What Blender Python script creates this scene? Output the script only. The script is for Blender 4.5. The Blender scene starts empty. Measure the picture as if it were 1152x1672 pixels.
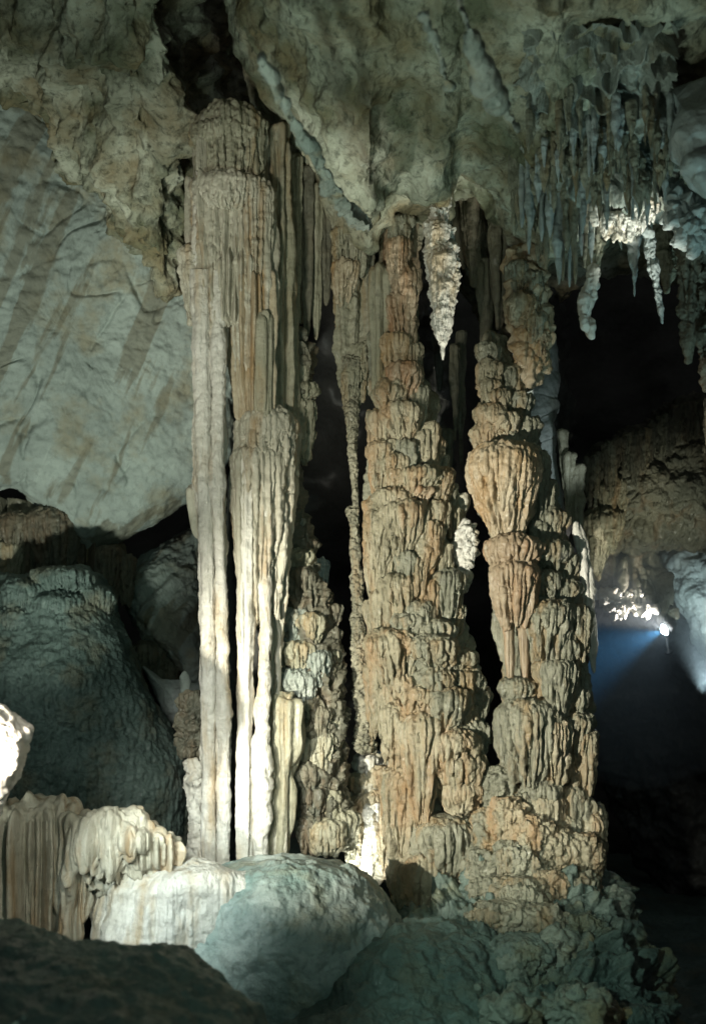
import bpy, math, random
import numpy as np
from mathutils import Vector
S = bpy.context.scene
COL = S.collection
R = math.radians

# ------------------------------------------------------------------ camera
HZ = 1100.0                       # picture row of the eye level (photo pixels)
cam = bpy.data.cameras.new('camera'); cam_o = bpy.data.objects.new('camera', cam); COL.objects.link(cam_o)
cam.sensor_fit = 'VERTICAL'; cam.sensor_height = 36; cam.sensor_width = 36; cam.lens = 36
cam.shift_y = (HZ - 836) / 1672
cam.clip_start = 0.05; cam.clip_end = 200
cam_o.location = (0, 0, 0); cam_o.rotation_euler = (R(90), 0, 0)
cam.dof.use_dof = True; cam.dof.focus_distance = 9.2; cam.dof.aperture_fstop = 0.9
S.camera = cam_o
# ------------------------------------------------------------------ world, exposure
wd = bpy.data.worlds.new('World'); S.world = wd; wd.use_nodes = True
bg = wd.node_tree.nodes['Background']; bg.inputs[0].default_value = (0.95, 1.0, 0.97, 1); bg.inputs[1].default_value = 0.044
S.view_settings.view_transform = 'Standard'; S.view_settings.look = 'None'
S.view_settings.exposure = 0; S.view_settings.gamma = 1

def W(px, py, Y):
    """metres from a direction (photo pixel) and a distance Y in front of the camera"""
    px, py, Y = np.broadcast_arrays(np.asarray(px, float), np.asarray(py, float), np.asarray(Y, float))
    return np.stack([(px - 576) / 1672 * Y, Y, (HZ - py) / 1672 * Y], -1)

# ------------------------------------------------------------------ spot lights: cave lamps and added fills
def spot(name, p, q, power, col, ang=60, blend=0.7, size=0.06):
    l = bpy.data.lights.new(name, 'SPOT'); o = bpy.data.objects.new(name, l); COL.objects.link(o)
    l.energy = power; l.color = col; l.spot_size = R(ang); l.spot_blend = blend; l.shadow_soft_size = size
    p = Vector(p); q = Vector(q); o.location = p
    o.rotation_euler = (q - p).to_track_quat('-Z', 'Y').to_euler()
    return o
WARM = (1.0, 0.98, 0.82); WHITE = (0.98, 1.0, 0.88); TEAL = (0.55, 1.0, 0.88); BLUE = (0.45, 0.85, 1.0)
def w1(px, py, Y): return tuple(float(v) for v in W(px, py, Y))
spot('base_lamp',    (-2.2, 4.9, -0.35), w1(290, 1450, 7.9), 620, (.86, 1.0, .96), 34, 1.0, 0.2)
spot('low_left_lamp', (-2.0, 4.0, 0.9), w1(370, 1210, 9.0), 1000, WHITE, 32, 1.0, 0.35)
spot('foot_fill',    (-1.15, 4.6, -0.3), w1(350, 1330, 9.0), 330, WHITE, 30, 1.0, 0.2)  # added spot, brightens the foot of the white shafts
spot('column_fill',  (-2.6, 2.6, 0.2),   w1(380, 520, 9.0), 1250, WARM, 36, 1.0, 0.40)  # soft light put in to cover the whole left column
spot('left_key',     (-3.2, 3.7, -0.7),  w1(760, 1060, 9.3), 3600, WARM, 44, 0.7, 0.05)
spot('drapery_fill', (-0.9, 5.0, -0.2), w1(90, 1440, 7.9), 150, WARM, 34, 1.0, 0.05)  # added only to brighten the left drapery folds
spot('boulder_fill', (-0.3, 0.6, 1.4), w1(140, 1640, 5.0), 42, (.6, 1.0, .88), 40, 1.0, 0.1)  # invented fill for the foreground boulder
spot('gap_lamp',     w1(575, 1440, 9.35), w1(640, 1330, 9.9), 40, WHITE, 130, 0.9, 0.05)
spot('slab_lamp',    (-3.0, 6.4, -1.6),  w1(130, 560, 12.0), 1300, (0.92, 1.0, 0.86), 56, 0.9, 0.15)
spot('ceiling_lamp', (-1.6, 4.0, -2.0),  w1(230, 150, 6.5), 600, (0.80, 1.0, 0.86), 80, 1.0, 0.15)
spot('roof_fill',    (-0.4, 4.4, -1.9),  w1(660, 160, 6.5), 330, (0.76, 1.0, 0.84), 60, 1.0, 0.15)  # extra light put in to brighten the middle ceiling
spot('fill_lamp',    (0.9, -0.8, 0.9),   w1(440, 1000, 9.0), 320, (0.62, 1.0, 0.84), 52, 1.0, 0.4)
spot('floor_lamp',   (-0.8, 3.0, -0.1), w1(890, 1600, 7.8), 300, (.66, 1.0, .86), 32, 1.0, 0.06)
spot('right_lamp',   (3.8, 6.0, -1.6),   w1(1080, 290, 8.5), 420, (.55, .92, .92), 40, 0.9, 0.12)
spot('tip_lamp',     (2.9, 6.9, -1.2),   w1(1025, 380, 8.2), 2200, WHITE, 11, 0.6, 0.06)
spot('back_lamp',    (2.1, 7.2, -1.0),   w1(728, 430, 9.0), 900, WARM, 13, 0.5, 0.06)
spot('rib_lamp',     (-1.9, 5.6, -0.6),  w1(560, 330, 8.2), 420, WHITE, 18, 0.9, 0.06)
spot('mound_fill',   (-3.6, 6.5, 1.2),   w1(110, 1130, 10.8), 100, (.85, 1.0, .92), 36, 1.0, 0.08)  # dim light added so the left mound shows
spot('lobe_lamp',    (-0.6, 3.0, -0.4),   w1(860, 1430, 8.7), 330, WARM, 20, 1.0, 0.08)
spot('cleft_fill',   w1(965, 800, 9.5),   w1(880, 660, 10.6), 13, (.85, 1, 1), 80, 1.0, 0.05)  # floats in open space, added to light the slab behind
spot('rim_fill',     (3.1, 9.6, -0.5),   w1(962, 990, 9.2), 70, WHITE, 26, 1.0, 0.04)  # added to brighten the right column's edge like back light
spot('far_lamp',     w1(1150, 1130, 11.0), w1(1140, 960, 13.0), 300, (0.8, 1.0, 1.0), 36, 0.9, 0.08)
spot('ledge_lamp',   (2.9, 9.4, -0.6),   w1(1060, 860, 11.8), 330, (.95, 1, .8), 34, 1.0, 0.08)

# ------------------------------------------------------------------ noise
def _h(ix, iy, iz, s):
    h = (ix.astype(np.int64) * 374761393 + iy.astype(np.int64) * 668265263 + iz.astype(np.int64) * 2147483647 + s * 1274126177) & 0xFFFFFFFF
    h = ((h ^ (h >> 13)) * 1274126177) & 0xFFFFFFFF
    h = ((h ^ (h >> 15)) * 2246822519) & 0xFFFFFFFF
    return h ^ (h >> 16)
_G = np.random.RandomState(7).normal(size=(256, 3)); _G /= np.linalg.norm(_G, axis=1)[:, None]
def noise(p, s=0):
    i = np.floor(p); f = p - i; i = i.astype(np.int64); u = f * f * f * (f * (f * 6 - 15) + 10)
    out = 0
    for dx in (0, 1):
        wx = u[..., 0] if dx else 1 - u[..., 0]
        for dy in (0, 1):
            wy = u[..., 1] if dy else 1 - u[..., 1]
            for dz in (0, 1):
                wz = u[..., 2] if dz else 1 - u[..., 2]
                g = _G[_h(i[..., 0] + dx, i[..., 1] + dy, i[..., 2] + dz, s) & 255]
                out = out + wx * wy * wz * (g[..., 0] * (f[..., 0] - dx) + g[..., 1] * (f[..., 1] - dy) + g[..., 2] * (f[..., 2] - dz))
    return out * 1.6
def fbm(p, o=4, s=0, g=0.5):
    a = 1.0; r = 0
    for k in range(o):
        r = r + a * noise(p * 2 ** k, s + k * 17); a *= g
    return r
def billow(p, o=3, s=0, g=0.5):
    a = 1.0; r = 0
    for k in range(o):
        r = r + a * np.abs(noise(p * 2 ** k, s + k * 31)); a *= g
    return r
def worley(p, s=0):
    i = np.floor(p).astype(np.int64); f = p - i; best = np.full(p.shape[:-1], 9.0)
    for dx in (-1, 0, 1):
        for dy in (-1, 0, 1):
            for dz in (-1, 0, 1):
                h = _h(i[..., 0] + dx, i[..., 1] + dy, i[..., 2] + dz, s)
                d = (dx + (h & 1023) / 1023.0 - f[..., 0]) ** 2 + (dy + ((h >> 10) & 1023) / 1023.0 - f[..., 1]) ** 2 + (dz + ((h >> 20) & 1023) / 1023.0 - f[..., 2]) ** 2
                best = np.minimum(best, d)
    return np.sqrt(best)
def ax(P, fx, fz): return P * np.array([fx, fx, fz])

# ------------------------------------------------------------------ relief recipes: D = list of (kind, amplitude, ...)
def relief(P, D, seed):
    d = np.zeros(P.shape[:-1]); o = np.array([seed * 3.71, seed * 1.37, seed * 2.11])
    for r in D:
        k, A = r[0], r[1]
        if k == 'n': d += A * fbm(P * r[2] + o, 4, seed)
        elif k == 'b': d += A * (billow(P * r[2] + o, 3, seed) - 0.35)
        elif k == 'fl':                       # vertical flutes: round ribs, sharp grooves
            wob = noise(P * 1.3 + o, seed)[..., None] * 0.12
            d += A * (np.abs(noise(ax(P, r[2], r[3]) + o + wob, seed)) * 2.4 - 0.5)
        elif k == 'pop': d += A * (0.75 - worley(P * r[2] + o, seed)) 
        elif k == 'tier':                     # stacked skirts: A, period, warp
            fl = np.abs(noise(ax(P, 9, 1.1) + o, seed + 3))
            t = P[..., 2] / r[2] + r[3] * noise(ax(P, 1.7, .5) + o, seed + 5) * 2 - fl * 0.9 + 0.5 * noise(P * 4 + o, seed + 8)
            s = t - np.floor(t)
            d += A * np.where(s < .82, (s / .82) ** 0.8, np.sqrt(np.clip(1 - ((s - .82) / .18) ** 2, 0, 1)))
        elif k == 'cr':                       # thin cracks running diagonally
            c, s_ = math.cos(r[4]), math.sin(r[4])
            a = (P[..., 0] * c + P[..., 2] * s_) * r[3]; b = (-P[..., 0] * s_ + P[..., 2] * c) * r[2]
            q = np.stack([a, b, P[..., 1] * 0.1], -1) + o; q = q + .25 * noise(P * 1.6 + o, seed + 7)[..., None]
            d -= A * np.exp(-(noise(q, seed) / .035) ** 2) * (.4 + .6 * (noise(P * .9 + o, seed + 3) > -.05))
        elif k == 'fold':                     # long diagonal folds in the x-z plane: A, freq across, freq along, angle
            c, s_ = math.cos(r[4]), math.sin(r[4])
            wx = P[..., 0] + 0.35 * noise(P * 0.7 + o, seed + 2)
            a = (wx * c + P[..., 2] * s_) * r[3]; b = (-wx * s_ + P[..., 2] * c) * r[2]
            q = np.stack([a, b, P[..., 1] * 0.1], -1) + o
            d += A * (np.abs(noise(q, seed)) * 1.6 + 0.5 * np.abs(noise(q * 2.1, seed + 1)) - 0.5)
    return d

def push(P, D, seed, closed_u, sign=1, fade=None):
    """displace a grid P[v,u] along its own normals"""
    if not D: return P
    d = relief(P, D, seed)
    if fade is not None: d = d * fade
    if closed_u: du = np.roll(P, -1, 1) - np.roll(P, 1, 1)
    else: du = np.gradient(P, axis=1)
    dv = np.gradient(P, axis=0)
    n = np.cross(du, dv); l = np.linalg.norm(n, axis=-1, keepdims=True); n = n / np.maximum(l, 1e-9) * (l > 1e-9)
    if closed_u:
        for k in (0, 1, -1, -2):
            if np.ptp(P[k], axis=0).max() < 0.03: n[k] = n[2 if k >= 0 else -3].mean(0)
    return P + n * (d * sign)[..., None]

def grid_mesh(name, P, mat, parent=None, closed_u=False, flip=False, loc=None):
    nv, nu = P.shape[:2]
    if parent is not None: base = np.array(parent['_w'])
    else: base = np.array(loc if loc is not None else (P.reshape(-1, 3)[:, 0].mean(), P.reshape(-1, 3)[:, 1].mean(), P.reshape(-1, 3)[:, 2].min()))
    V = (P.reshape(-1, 3) - base).astype(np.float32)
    idx = np.arange(nv * nu).reshape(nv, nu)
    if closed_u: a = idx; b = np.roll(idx, -1, 1)
    else: a = idx[:, :-1]; b = idx[:, 1:]
    F = np.stack([a[:-1], b[:-1], b[1:], a[1:]], -1).reshape(-1, 4)
    if flip: F = F[:, ::-1]
    me = bpy.data.meshes.new(name)
    me.vertices.add(len(V)); me.vertices.foreach_set('co', V.ravel())
    me.loops.add(F.size); me.loops.foreach_set('vertex_index', F.astype(np.int32).ravel())
    me.polygons.add(len(F)); me.polygons.foreach_set('loop_start', np.arange(0, F.size, 4, dtype=np.int32))
    me.update(); me.validate()
    me.polygons.foreach_set('use_smooth', np.ones(len(me.polygons), bool))
    me.materials.append(mat)
    o = bpy.data.objects.new(name, me); COL.objects.link(o)
    if parent is not None: o.parent = parent
    else: o.location = tuple(float(v) for v in base); o['_w'] = [float(v) for v in base]
    return o

def tag(o, label=None, cat=None, group=None, kind=None):
    if label: o['label'] = label
    if cat: o['category'] = cat
    if group: o['group'] = group
    if kind: o['kind'] = kind
    return o
def thing(name, label, cat, loc, group=None):
    o = bpy.data.objects.new(name, None); COL.objects.link(o); o.empty_display_size = .2
    o.location = loc; o['_w'] = [float(v) for v in loc]
    return tag(o, label, cat, group)

# ------------------------------------------------------------------ builders
def smooth_interp(t, xs, ys):
    """monotone-ish cubic through the key rows"""
    xs = np.asarray(xs, float); ys = np.asarray(ys, float)
    if len(xs) < 3: return np.interp(t, xs, ys)
    h = np.diff(xs); m = np.diff(ys) / h
    d = np.zeros(len(xs)); d[0] = m[0]; d[-1] = m[-1]
    same = m[:-1] * m[1:] > 0
    d[1:-1] = np.where(same, 2 * m[:-1] * m[1:] / np.where(same, m[:-1] + m[1:], 1), 0)
    k = np.clip(np.searchsorted(xs, t) - 1, 0, len(h) - 1); s = np.clip((t - xs[k]) / h[k], 0, 1)
    return (ys[k] * (1 + 2 * s) * (1 - s) ** 2 + d[k] * h[k] * s * (1 - s) ** 2 + ys[k + 1] * s * s * (3 - 2 * s) + d[k + 1] * h[k] * s * s * (s - 1))
class Col:
    """a standing body given by rows (row, left, right); Y is the distance of its axis"""
    def __init__(s, rows, Y, deep=0.9):
        s.r = np.array(rows, float); s.Y = Y; s.deep = deep
    def at(s, py):
        l = smooth_interp(py, s.r[:, 0], s.r[:, 1]); r = smooth_interp(py, s.r[:, 0], s.r[:, 2]); return (l + r) / 2, (r - l) / 2
    def front(s, px, py):
        c, r = s.at(np.array([float(py)])); u = np.clip((px - c[0]) / max(r[0], 1), -.96, .96)
        return s.Y - s.deep * r[0] / 1672 * s.Y * math.sqrt(1 - u * u)
def column(name, rows, Y, mat, parent=None, D=(), seed=1, deep=0.9, nv=None, nu=None, ends=(0.0, 0.0), sup=1.0, fade=0):
    c = Col(rows, Y, deep); y0, y1 = c.r[0, 0], c.r[-1, 0]
    nv = nv or max(24, int((y1 - y0) * 0.75)); wmax = (c.r[:, 2] - c.r[:, 1]).max()
    nu = nu or int(max(24, min(640, wmax * 3.0)))
    t = np.linspace(0, 1, nv)
    if ends[0] or ends[1]: t = t + 0
    py = y0 + (y1 - y0) * t
    cx, rx = c.at(py)
    e = np.ones(nv)                           # rounded ends
    if ends[0]: e *= np.sqrt(1 - (1 - np.clip((py - y0) / ends[0], 0, 1)) ** 2)
    if ends[1]: e *= np.sqrt(1 - (1 - np.clip((y1 - py) / ends[1], 0, 1)) ** 2)
    e = np.maximum(e, 0.004); rx = rx * e
    a = np.linspace(0, 1, nu, endpoint=False)
    th = 2 * np.pi * a + 0.38 * np.sin(4 * np.pi * a)*0 
    # denser facing the camera
    th = 2 * np.pi * (a + 0.055 * np.sin(2 * np.pi * a - 0) * 0); th = th + 0.45 * np.cos(th)
    C = np.cos(th); Sn = np.sin(th)
    if sup != 1: C = np.sign(C) * np.abs(C) ** sup; Sn = np.sign(Sn) * np.abs(Sn) ** sup
    px = cx[:, None] + rx[:, None] * C[None]
    YY = Y - deep * rx[:, None] / 1672 * Y * Sn[None]
    P = W(px, np.repeat(py[:, None], nu, 1), YY)
    f = np.clip(rx / 14, 0.12, 1)[:, None]
    if fade: f = f * (0.15 + .85 * np.clip((py - y0) / fade, 0, 1) ** .7)[:, None]
    P = push(P, D, seed, True, 1, f)
    o = grid_mesh(name, P, mat, parent, True, flip=False)
    return o
def rock(name, outline, Y, T, mat, parent=None, D=(), seed=1, tilt=(0, 0), n=None, flat=0.6, centre=None):
    """a closed boulder / slab: outline as seen from the camera (photo pixels), half thickness T metres"""
    o = np.array(outline, float); c = np.array(centre, float) if centre else o.mean(0)
    ang = np.arctan2(o[:, 1] - c[1], o[:, 0] - c[0]); rad = np.hypot(o[:, 0] - c[0], o[:, 1] - c[1])
    k = np.argsort(ang); ang = ang[k]; rad = rad[k]
    size = rad.max()
    nu = n or int(max(48, min(620, size * 3.2))); nv = max(24, int(nu * 0.5))
    th = np.linspace(-np.pi, np.pi, nu, endpoint=False)
    A = np.concatenate([ang - 2 * np.pi, ang, ang + 2 * np.pi]); Rr = np.tile(rad, 3)
    # interpolate outline as straight edges in xy (not in polar) for fidelity
    X = np.concatenate([o[k, 0] - c[0]] * 3); Yp = np.concatenate([o[k, 1] - c[1]] * 3)
    j = np.clip(np.searchsorted(A, th) - 1, 0, len(A) - 2)
    x0, y0, x1, y1 = X[j], Yp[j], X[j + 1], Yp[j + 1]
    dx, dy = np.cos(th), np.sin(th); den = dx * (y1 - y0) - dy * (x1 - x0)
    rho = (x0 * (y1 - y0) - y0 * (x1 - x0)) / np.where(np.abs(den) < 1e-6, 1e-6, den)
    kern = 5; rho = sum(np.roll(rho, q) for q in range(-kern // 2 + 1, kern // 2 + 1)) / kern
    q = np.linspace(0, np.pi / 2, nv // 2); cf = np.sin(q); cf[0] = 1e-3
    cr = np.concatenate([cf, cf[::-1][1:]]); sf = np.sqrt(np.clip(1 - cf ** (2 / flat), 0, 1)); sr = np.concatenate([sf, -sf[::-1][1:]]); nv = len(cr)
    w_ = (cr ** 2.0)[:, None]; rm = np.full_like(rho, min(rho.mean(), rho.min() * 1.25)); re = rm[None] * (1 - w_) + rho[None] * w_
    px = c[0] + cr[:, None] * re * dx[None]; py = c[1] + cr[:, None] * re * dy[None]
    YY = Y - T * sr[:, None] + tilt[0] * (px - c[0]) / 100 + tilt[1] * (py - c[1]) / 100
    P = W(px, py, YY)
    P = push(P, D, seed, True, 1, np.ones(P.shape[:2]))
    return grid_mesh(name, P, mat, parent, True, flip=False)
def hang(name, cols, Yt, Yb, mat, parent=None, D=(), seed=1, back=3.0, rise=1.2, nu=None, nv=None, bow=0.0, edge=0.12):
    """a mass of rock hanging from above: cols (px, top row, bottom row); its face leans from Yt at the top to Yb at the lower edge,
    turns under and runs back into the dark"""
    c = np.array(cols, float); x0, x1 = c[0, 0], c[-1, 0]
    nu = nu or int(min(800, (x1 - x0) * 0.85)); nv = nv or int(min(520, (c[:, 2] - c[:, 1]).max() * 0.8) + 40)
    px = np.linspace(x0, x1, nu); top = smooth_interp(px, c[:, 0], c[:, 1]); bot = smooth_interp(px, c[:, 0], c[:, 2])
    t = np.linspace(0, 1, nv)[:, None]; nb = max(20, nv // 6)
    py = top[None] + (bot - top)[None] * t
    Yt_ = np.interp(px, c[:, 0], c[:, 3]) if c.shape[1] > 3 else Yt; Yb_ = np.interp(px, c[:, 0], c[:, 4]) if c.shape[1] > 4 else Yb
    YY = Yt_ + (Yb_ - Yt_) * t + np.where(t > 1 - edge, ((t - 1 + edge) / edge) ** 3 * 0.25, 0) - bow * np.sin(np.pi * (px - x0) / (x1 - x0))[None]
    F = W(px[None] + 0 * py, py, YY)
    s = np.linspace(0, 1, nb)[1:, None, None]
    B = F[-1][None] + s * np.array([0, back, 0]) + (s ** 0.6) * np.array([0, 0, rise]) 
    P = np.concatenate([F, B], 0)
    P = push(P, D, seed, False, 1)
    return grid_mesh(name, P, mat, parent, False, flip=False)

def cap(parent, px, py, w, h, Y, mat, seed=1, taper=0.55, flat=0.55, n=1.0, amp=0.2, lo=0.5, name='flowstone_tier', rough=0.012, deep=0.9, lean=0.0, tip=0.32):
    """a tier of flowstone: domed top, fluted skirt that thins into hanging tips"""
    k = Y / 1672.0; Rr = w / 2 * k; H = h * k
    nu = int(np.clip(w * 2.6, 60, 300)); nt = int(np.clip(h * 0.9 + 30, 50, 170))
    th = np.linspace(0, 2 * np.pi, nu, endpoint=False)
    dirs = np.stack([np.cos(th), -np.sin(th) * deep, np.zeros(nu)], -1)
    t = np.linspace(0, 1, nt); tb = 0.28; ti = 0.94
    o = np.array([seed * 5.3, seed * 2.9, seed * 1.7])
    fr = 3.6 * n * max(1.0, (w / 60) ** 0.75)
    q = dirs[None] * fr / 2 + o + np.stack([0 * t, 0 * t, t * 0.9], -1)[:, None]
    f = np.clip(np.abs(noise(q, seed)) * 2.6, 0, 1); f = f * (2 - f)           # ribs
    ft = f[int(nt * .8)][None]
    L = lo + (1 - lo) * np.clip(0.25 + 0.75 * np.sqrt(ft) * (0.75 + 0.5 * noise(dirs[None] * 1.6 + o, seed + 9)), 0.1, 1.1)
    dome = min(flat * Rr * 1.2, H * 0.35)
    tt = t[:, None]
    Ls = L
    for _ in range(max(1, nu // 40)): Ls = (np.roll(Ls, 1, 1) + Ls * 2 + np.roll(Ls, -1, 1)) / 4
    L = Ls
    s1 = np.clip(tt / tb, 0, 1); s2 = np.clip((tt - tb) / (ti - tb), 0, 1); s3 = np.clip((tt - ti) / (1 - ti), 0, 1)
    r = np.sin(s1 * np.pi / 2) ** 0.8 * (1 - (1 - taper) * s2 ** 1.3)
    a = amp * (0.25 * s1 ** 2 + 1.0 * s2 ** 0.8)
    r = r * (1 - a * (1 - f)) * (1 + 0.10 * noise(dirs[None] * 1.1 + o, seed + 4) * s1)
    r = r * (1 - tip * s2 ** 4) * (1 - 0.96 * s3)
    z = -dome * (1 - np.cos(s1 * np.pi / 2)) - (H - dome) * s2 * L + 0.10 * H * s3
    z = z + 0.10 * Rr * noise(dirs[None] * 0.9 * r[..., None] + o, seed + 6)
    C = W(px, py, Y)
    P = np.empty((nt, nu, 3)); P[..., 0] = C[0] + Rr * r * np.cos(th) + lean * Rr * s2 * 1.0; P[..., 1] = C[1] - Rr * deep * r * np.sin(th); P[..., 2] = C[2] + z
    P = push(P, [('n', rough, 14), ('b', rough * 1.2, 6), ('fl', .016, 20, .8)], seed, True, 1, (1 - s3) * np.clip(s1 * 3, 0, 1))
    return grid_mesh(name, P, mat, parent, True, flip=False)

def caps_on(parent, c, lst, mats, seed0, inset=0.0, **kw):
    rnd = random.Random(seed0)
    for i, e in enumerate(lst):
        px, py, w, h = e[:4]; w *= rnd.uniform(.85, 1.28); h *= rnd.uniform(.9, 1.3); opt = dict(e[4]) if len(e) > 4 else {}
        m = opt.pop('m', None) or rnd.choice(mats)
        Y = c.front(px, py + h * 0.3) + (inset - .22 * min(1, max(0, (w - 45) / 40)) + rnd.uniform(-.08, .12)) * w / 2 / 1672 * c.Y + opt.pop('dy', 0)
        a = dict(taper=rnd.uniform(.45, .75), amp=rnd.uniform(.42, .62), lo=rnd.uniform(.3, .55), n=rnd.uniform(.8, 1.3), lean=rnd.uniform(-.2, .2)); a.update(kw); a.update(opt)
        cap(parent, px, py, w, h, Y, m, seed0 + i, **a)

# ------------------------------------------------------------------ limestone materials
def stone(name, a, b, stain=None, samt=0.0, bump=0.5, bs=9.0, rough=0.55, streak=True, dark=0.25, pop=0.0, coat=0.15, bands=None, spec=.45):
    m = bpy.data.materials.new(name); m.use_nodes = True; nt = m.node_tree; N = nt.nodes; L = nt.links
    bs_ = N['Principled BSDF']; tc = N.new('ShaderNodeTexCoord')
    def tex(scale, det, map_scale=None, off=0, rg=0.55):
        mp = N.new('ShaderNodeMapping'); L.new(tc.outputs['Object'], mp.inputs[0])
        if map_scale: mp.inputs['Scale'].default_value = map_scale
        mp.inputs['Location'].default_value = (off, off * .7, off * 1.3)
        t = N.new('ShaderNodeTexNoise'); t.inputs['Scale'].default_value = scale; t.inputs['Detail'].default_value = det; t.inputs['Roughness'].default_value = rg
        L.new(mp.outputs[0], t.inputs['Vector']); return t.outputs['Fac']
    def ramp(x, lo, hi):
        r = N.new('ShaderNodeMapRange'); r.inputs[1].default_value = lo; r.inputs[2].default_value = hi; r.clamp = True; L.new(x, r.inputs[0]); return r.outputs[0]
    def mix(f, c1, c2, mode='MIX'):
        x = N.new('ShaderNodeMix'); x.data_type = 'RGBA'; x.blend_type = mode
        if hasattr(f, 'node'): L.new(f, x.inputs[0])
        else: x.inputs[0].default_value = f
        for c, k in ((c1, 6), (c2, 7)):
            if hasattr(c, 'node'): L.new(c, x.inputs[k])
            else: x.inputs[k].default_value = (*c, 1)
        return x.outputs[2]
    c = mix(ramp(tex(1.6, 6), .38, .62), a, b)
    if stain:
        f1 = ramp(tex(2.2, 5, (2.6, 2.6, .45) if streak else None, 5), .62 - samt * .3, .72 - samt * .1)
        mm = N.new('ShaderNodeMath'); mm.operation = 'MULTIPLY'; L.new(f1, mm.inputs[0]); mm.inputs[1].default_value = min(1, .55 + samt * .4)
        c = mix(mm.outputs[0], c, stain)
    if bands:                                  # mineral veins running diagonally through the rock
        mp = N.new('ShaderNodeMapping'); mp.vector_type = 'TEXTURE'; mp.inputs['Rotation'].default_value = (0, bands[0], 0); mp.inputs['Scale'].default_value = (4.5, 1, .55); L.new(tc.outputs['Object'], mp.inputs[0])
        t = N.new('ShaderNodeTexNoise'); t.inputs['Scale'].default_value = bands[1]; t.inputs['Detail'].default_value = 7; t.inputs['Distortion'].default_value = .35; L.new(mp.outputs[0], t.inputs['Vector'])
        mm = N.new('ShaderNodeMath'); mm.operation = 'MULTIPLY'; L.new(ramp(t.outputs['Fac'], .545, .575), mm.inputs[0]); mm.inputs[1].default_value = .55
        c = mix(mm.outputs[0], c, bands[2])
        mm = N.new('ShaderNodeMath'); mm.operation = 'MULTIPLY'; L.new(ramp(t.outputs['Fac'], .40, .34), mm.inputs[0]); mm.inputs[1].default_value = .6
        c = mix(mm.outputs[0], c, tuple(min(1, v * 1.35) for v in a))
    spk = ramp(tex(13, 8, None, 11, .7), .50, .68)
    mm = N.new('ShaderNodeMath'); mm.operation = 'MULTIPLY'; L.new(spk, mm.inputs[0]); mm.inputs[1].default_value = dark * 1.5
    c = mix(mm.outputs[0], c, tuple(v * .32 for v in b))
    L.new(c, bs_.inputs['Base Color'])
    bs_.inputs['Roughness'].default_value = rough; bs_.inputs['Specular IOR Level'].default_value = spec
    if coat: bs_.inputs['Coat Weight'].default_value = coat; bs_.inputs['Coat Roughness'].default_value = .25
    t1 = tex(bs, 9, None, 3, .65); t2 = tex(bs * .9, 6, (3.2, 3.2, .35) if streak else (1, 1, 1), 7)
    ad = N.new('ShaderNodeMath'); ad.operation = 'ADD'; L.new(t1, ad.inputs[0]); L.new(t2, ad.inputs[1]); h = ad.outputs[0]
    if pop:
        v = N.new('ShaderNodeTexVoronoi'); v.inputs['Scale'].default_value = pop; L.new(tc.outputs['Object'], v.inputs['Vector'])
        mu = N.new('ShaderNodeMath'); mu.operation = 'MULTIPLY'; mu.inputs[1].default_value = -1.0; L.new(v.outputs['Distance'], mu.inputs[0])
        ad2 = N.new('ShaderNodeMath'); ad2.operation = 'ADD'; L.new(h, ad2.inputs[0]); L.new(mu.outputs[0], ad2.inputs[1]); h = ad2.outputs[0]
    bp = N.new('ShaderNodeBump'); bp.inputs['Strength'].default_value = bump; bp.inputs['Distance'].default_value = 0.05
    L.new(h, bp.inputs['Height']); L.new(bp.outputs[0], bs_.inputs['Normal'])
    return m
OCH = (.30, .175, .065); RUST = (.28, .14, .06)
M = dict(
    white=stone('white_calcite', (.62, .60, .55), (.52, .50, .44), (.36, .25, .12), .4, .6, 8, .42, dark=.2),
    cream=stone('cream_flowstone', (.46, .43, .35), (.34, .32, .25), OCH, .35, .55, 9, .5, dark=.2),
    ochre=stone('ochre_flowstone', (.42, .36, .26), (.34, .27, .18), OCH, .55, .55, 9, .5, dark=.25),
    rust=stone('rust_flowstone', (.33, .27, .19), (.27, .20, .13), RUST, .5, .55, 9, .5, dark=.2),
    olive=stone('olive_flowstone', (.34, .32, .24), (.24, .23, .16), (.30, .19, .08), .35, .6, 10, .6, dark=.35),
    grey=stone('grey_green_stone', (.33, .35, .31), (.20, .23, .20), (.28, .22, .12), .25, .7, 10, .6, dark=.35),
    slab=stone('smooth_grey_stone', (.35, .40, .365), (.26, .30, .275), (.26, .23, .15), .35, .6, 6, .9, streak=False, dark=.2, bands=(-1.1, 1.4, (.14, .115, .065)), coat=0, spec=.15),
    blue=stone('blue_grey_stone', (.38, .41, .40), (.26, .30, .29), (.2, .2, .16), .2, .5, 7, .6, streak=False, dark=.3),
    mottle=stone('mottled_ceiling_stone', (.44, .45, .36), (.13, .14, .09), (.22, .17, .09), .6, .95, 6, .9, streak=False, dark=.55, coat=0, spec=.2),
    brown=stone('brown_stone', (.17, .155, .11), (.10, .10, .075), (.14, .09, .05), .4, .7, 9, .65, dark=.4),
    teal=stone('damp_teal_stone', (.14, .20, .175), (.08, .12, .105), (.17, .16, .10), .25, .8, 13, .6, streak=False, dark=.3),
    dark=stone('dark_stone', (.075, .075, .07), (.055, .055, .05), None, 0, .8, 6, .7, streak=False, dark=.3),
    pop=stone('coral_stone', (.38, .35, .26), (.22, .21, .15), OCH, .3, .9, 14, .6, dark=.5, pop=26),
)

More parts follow.
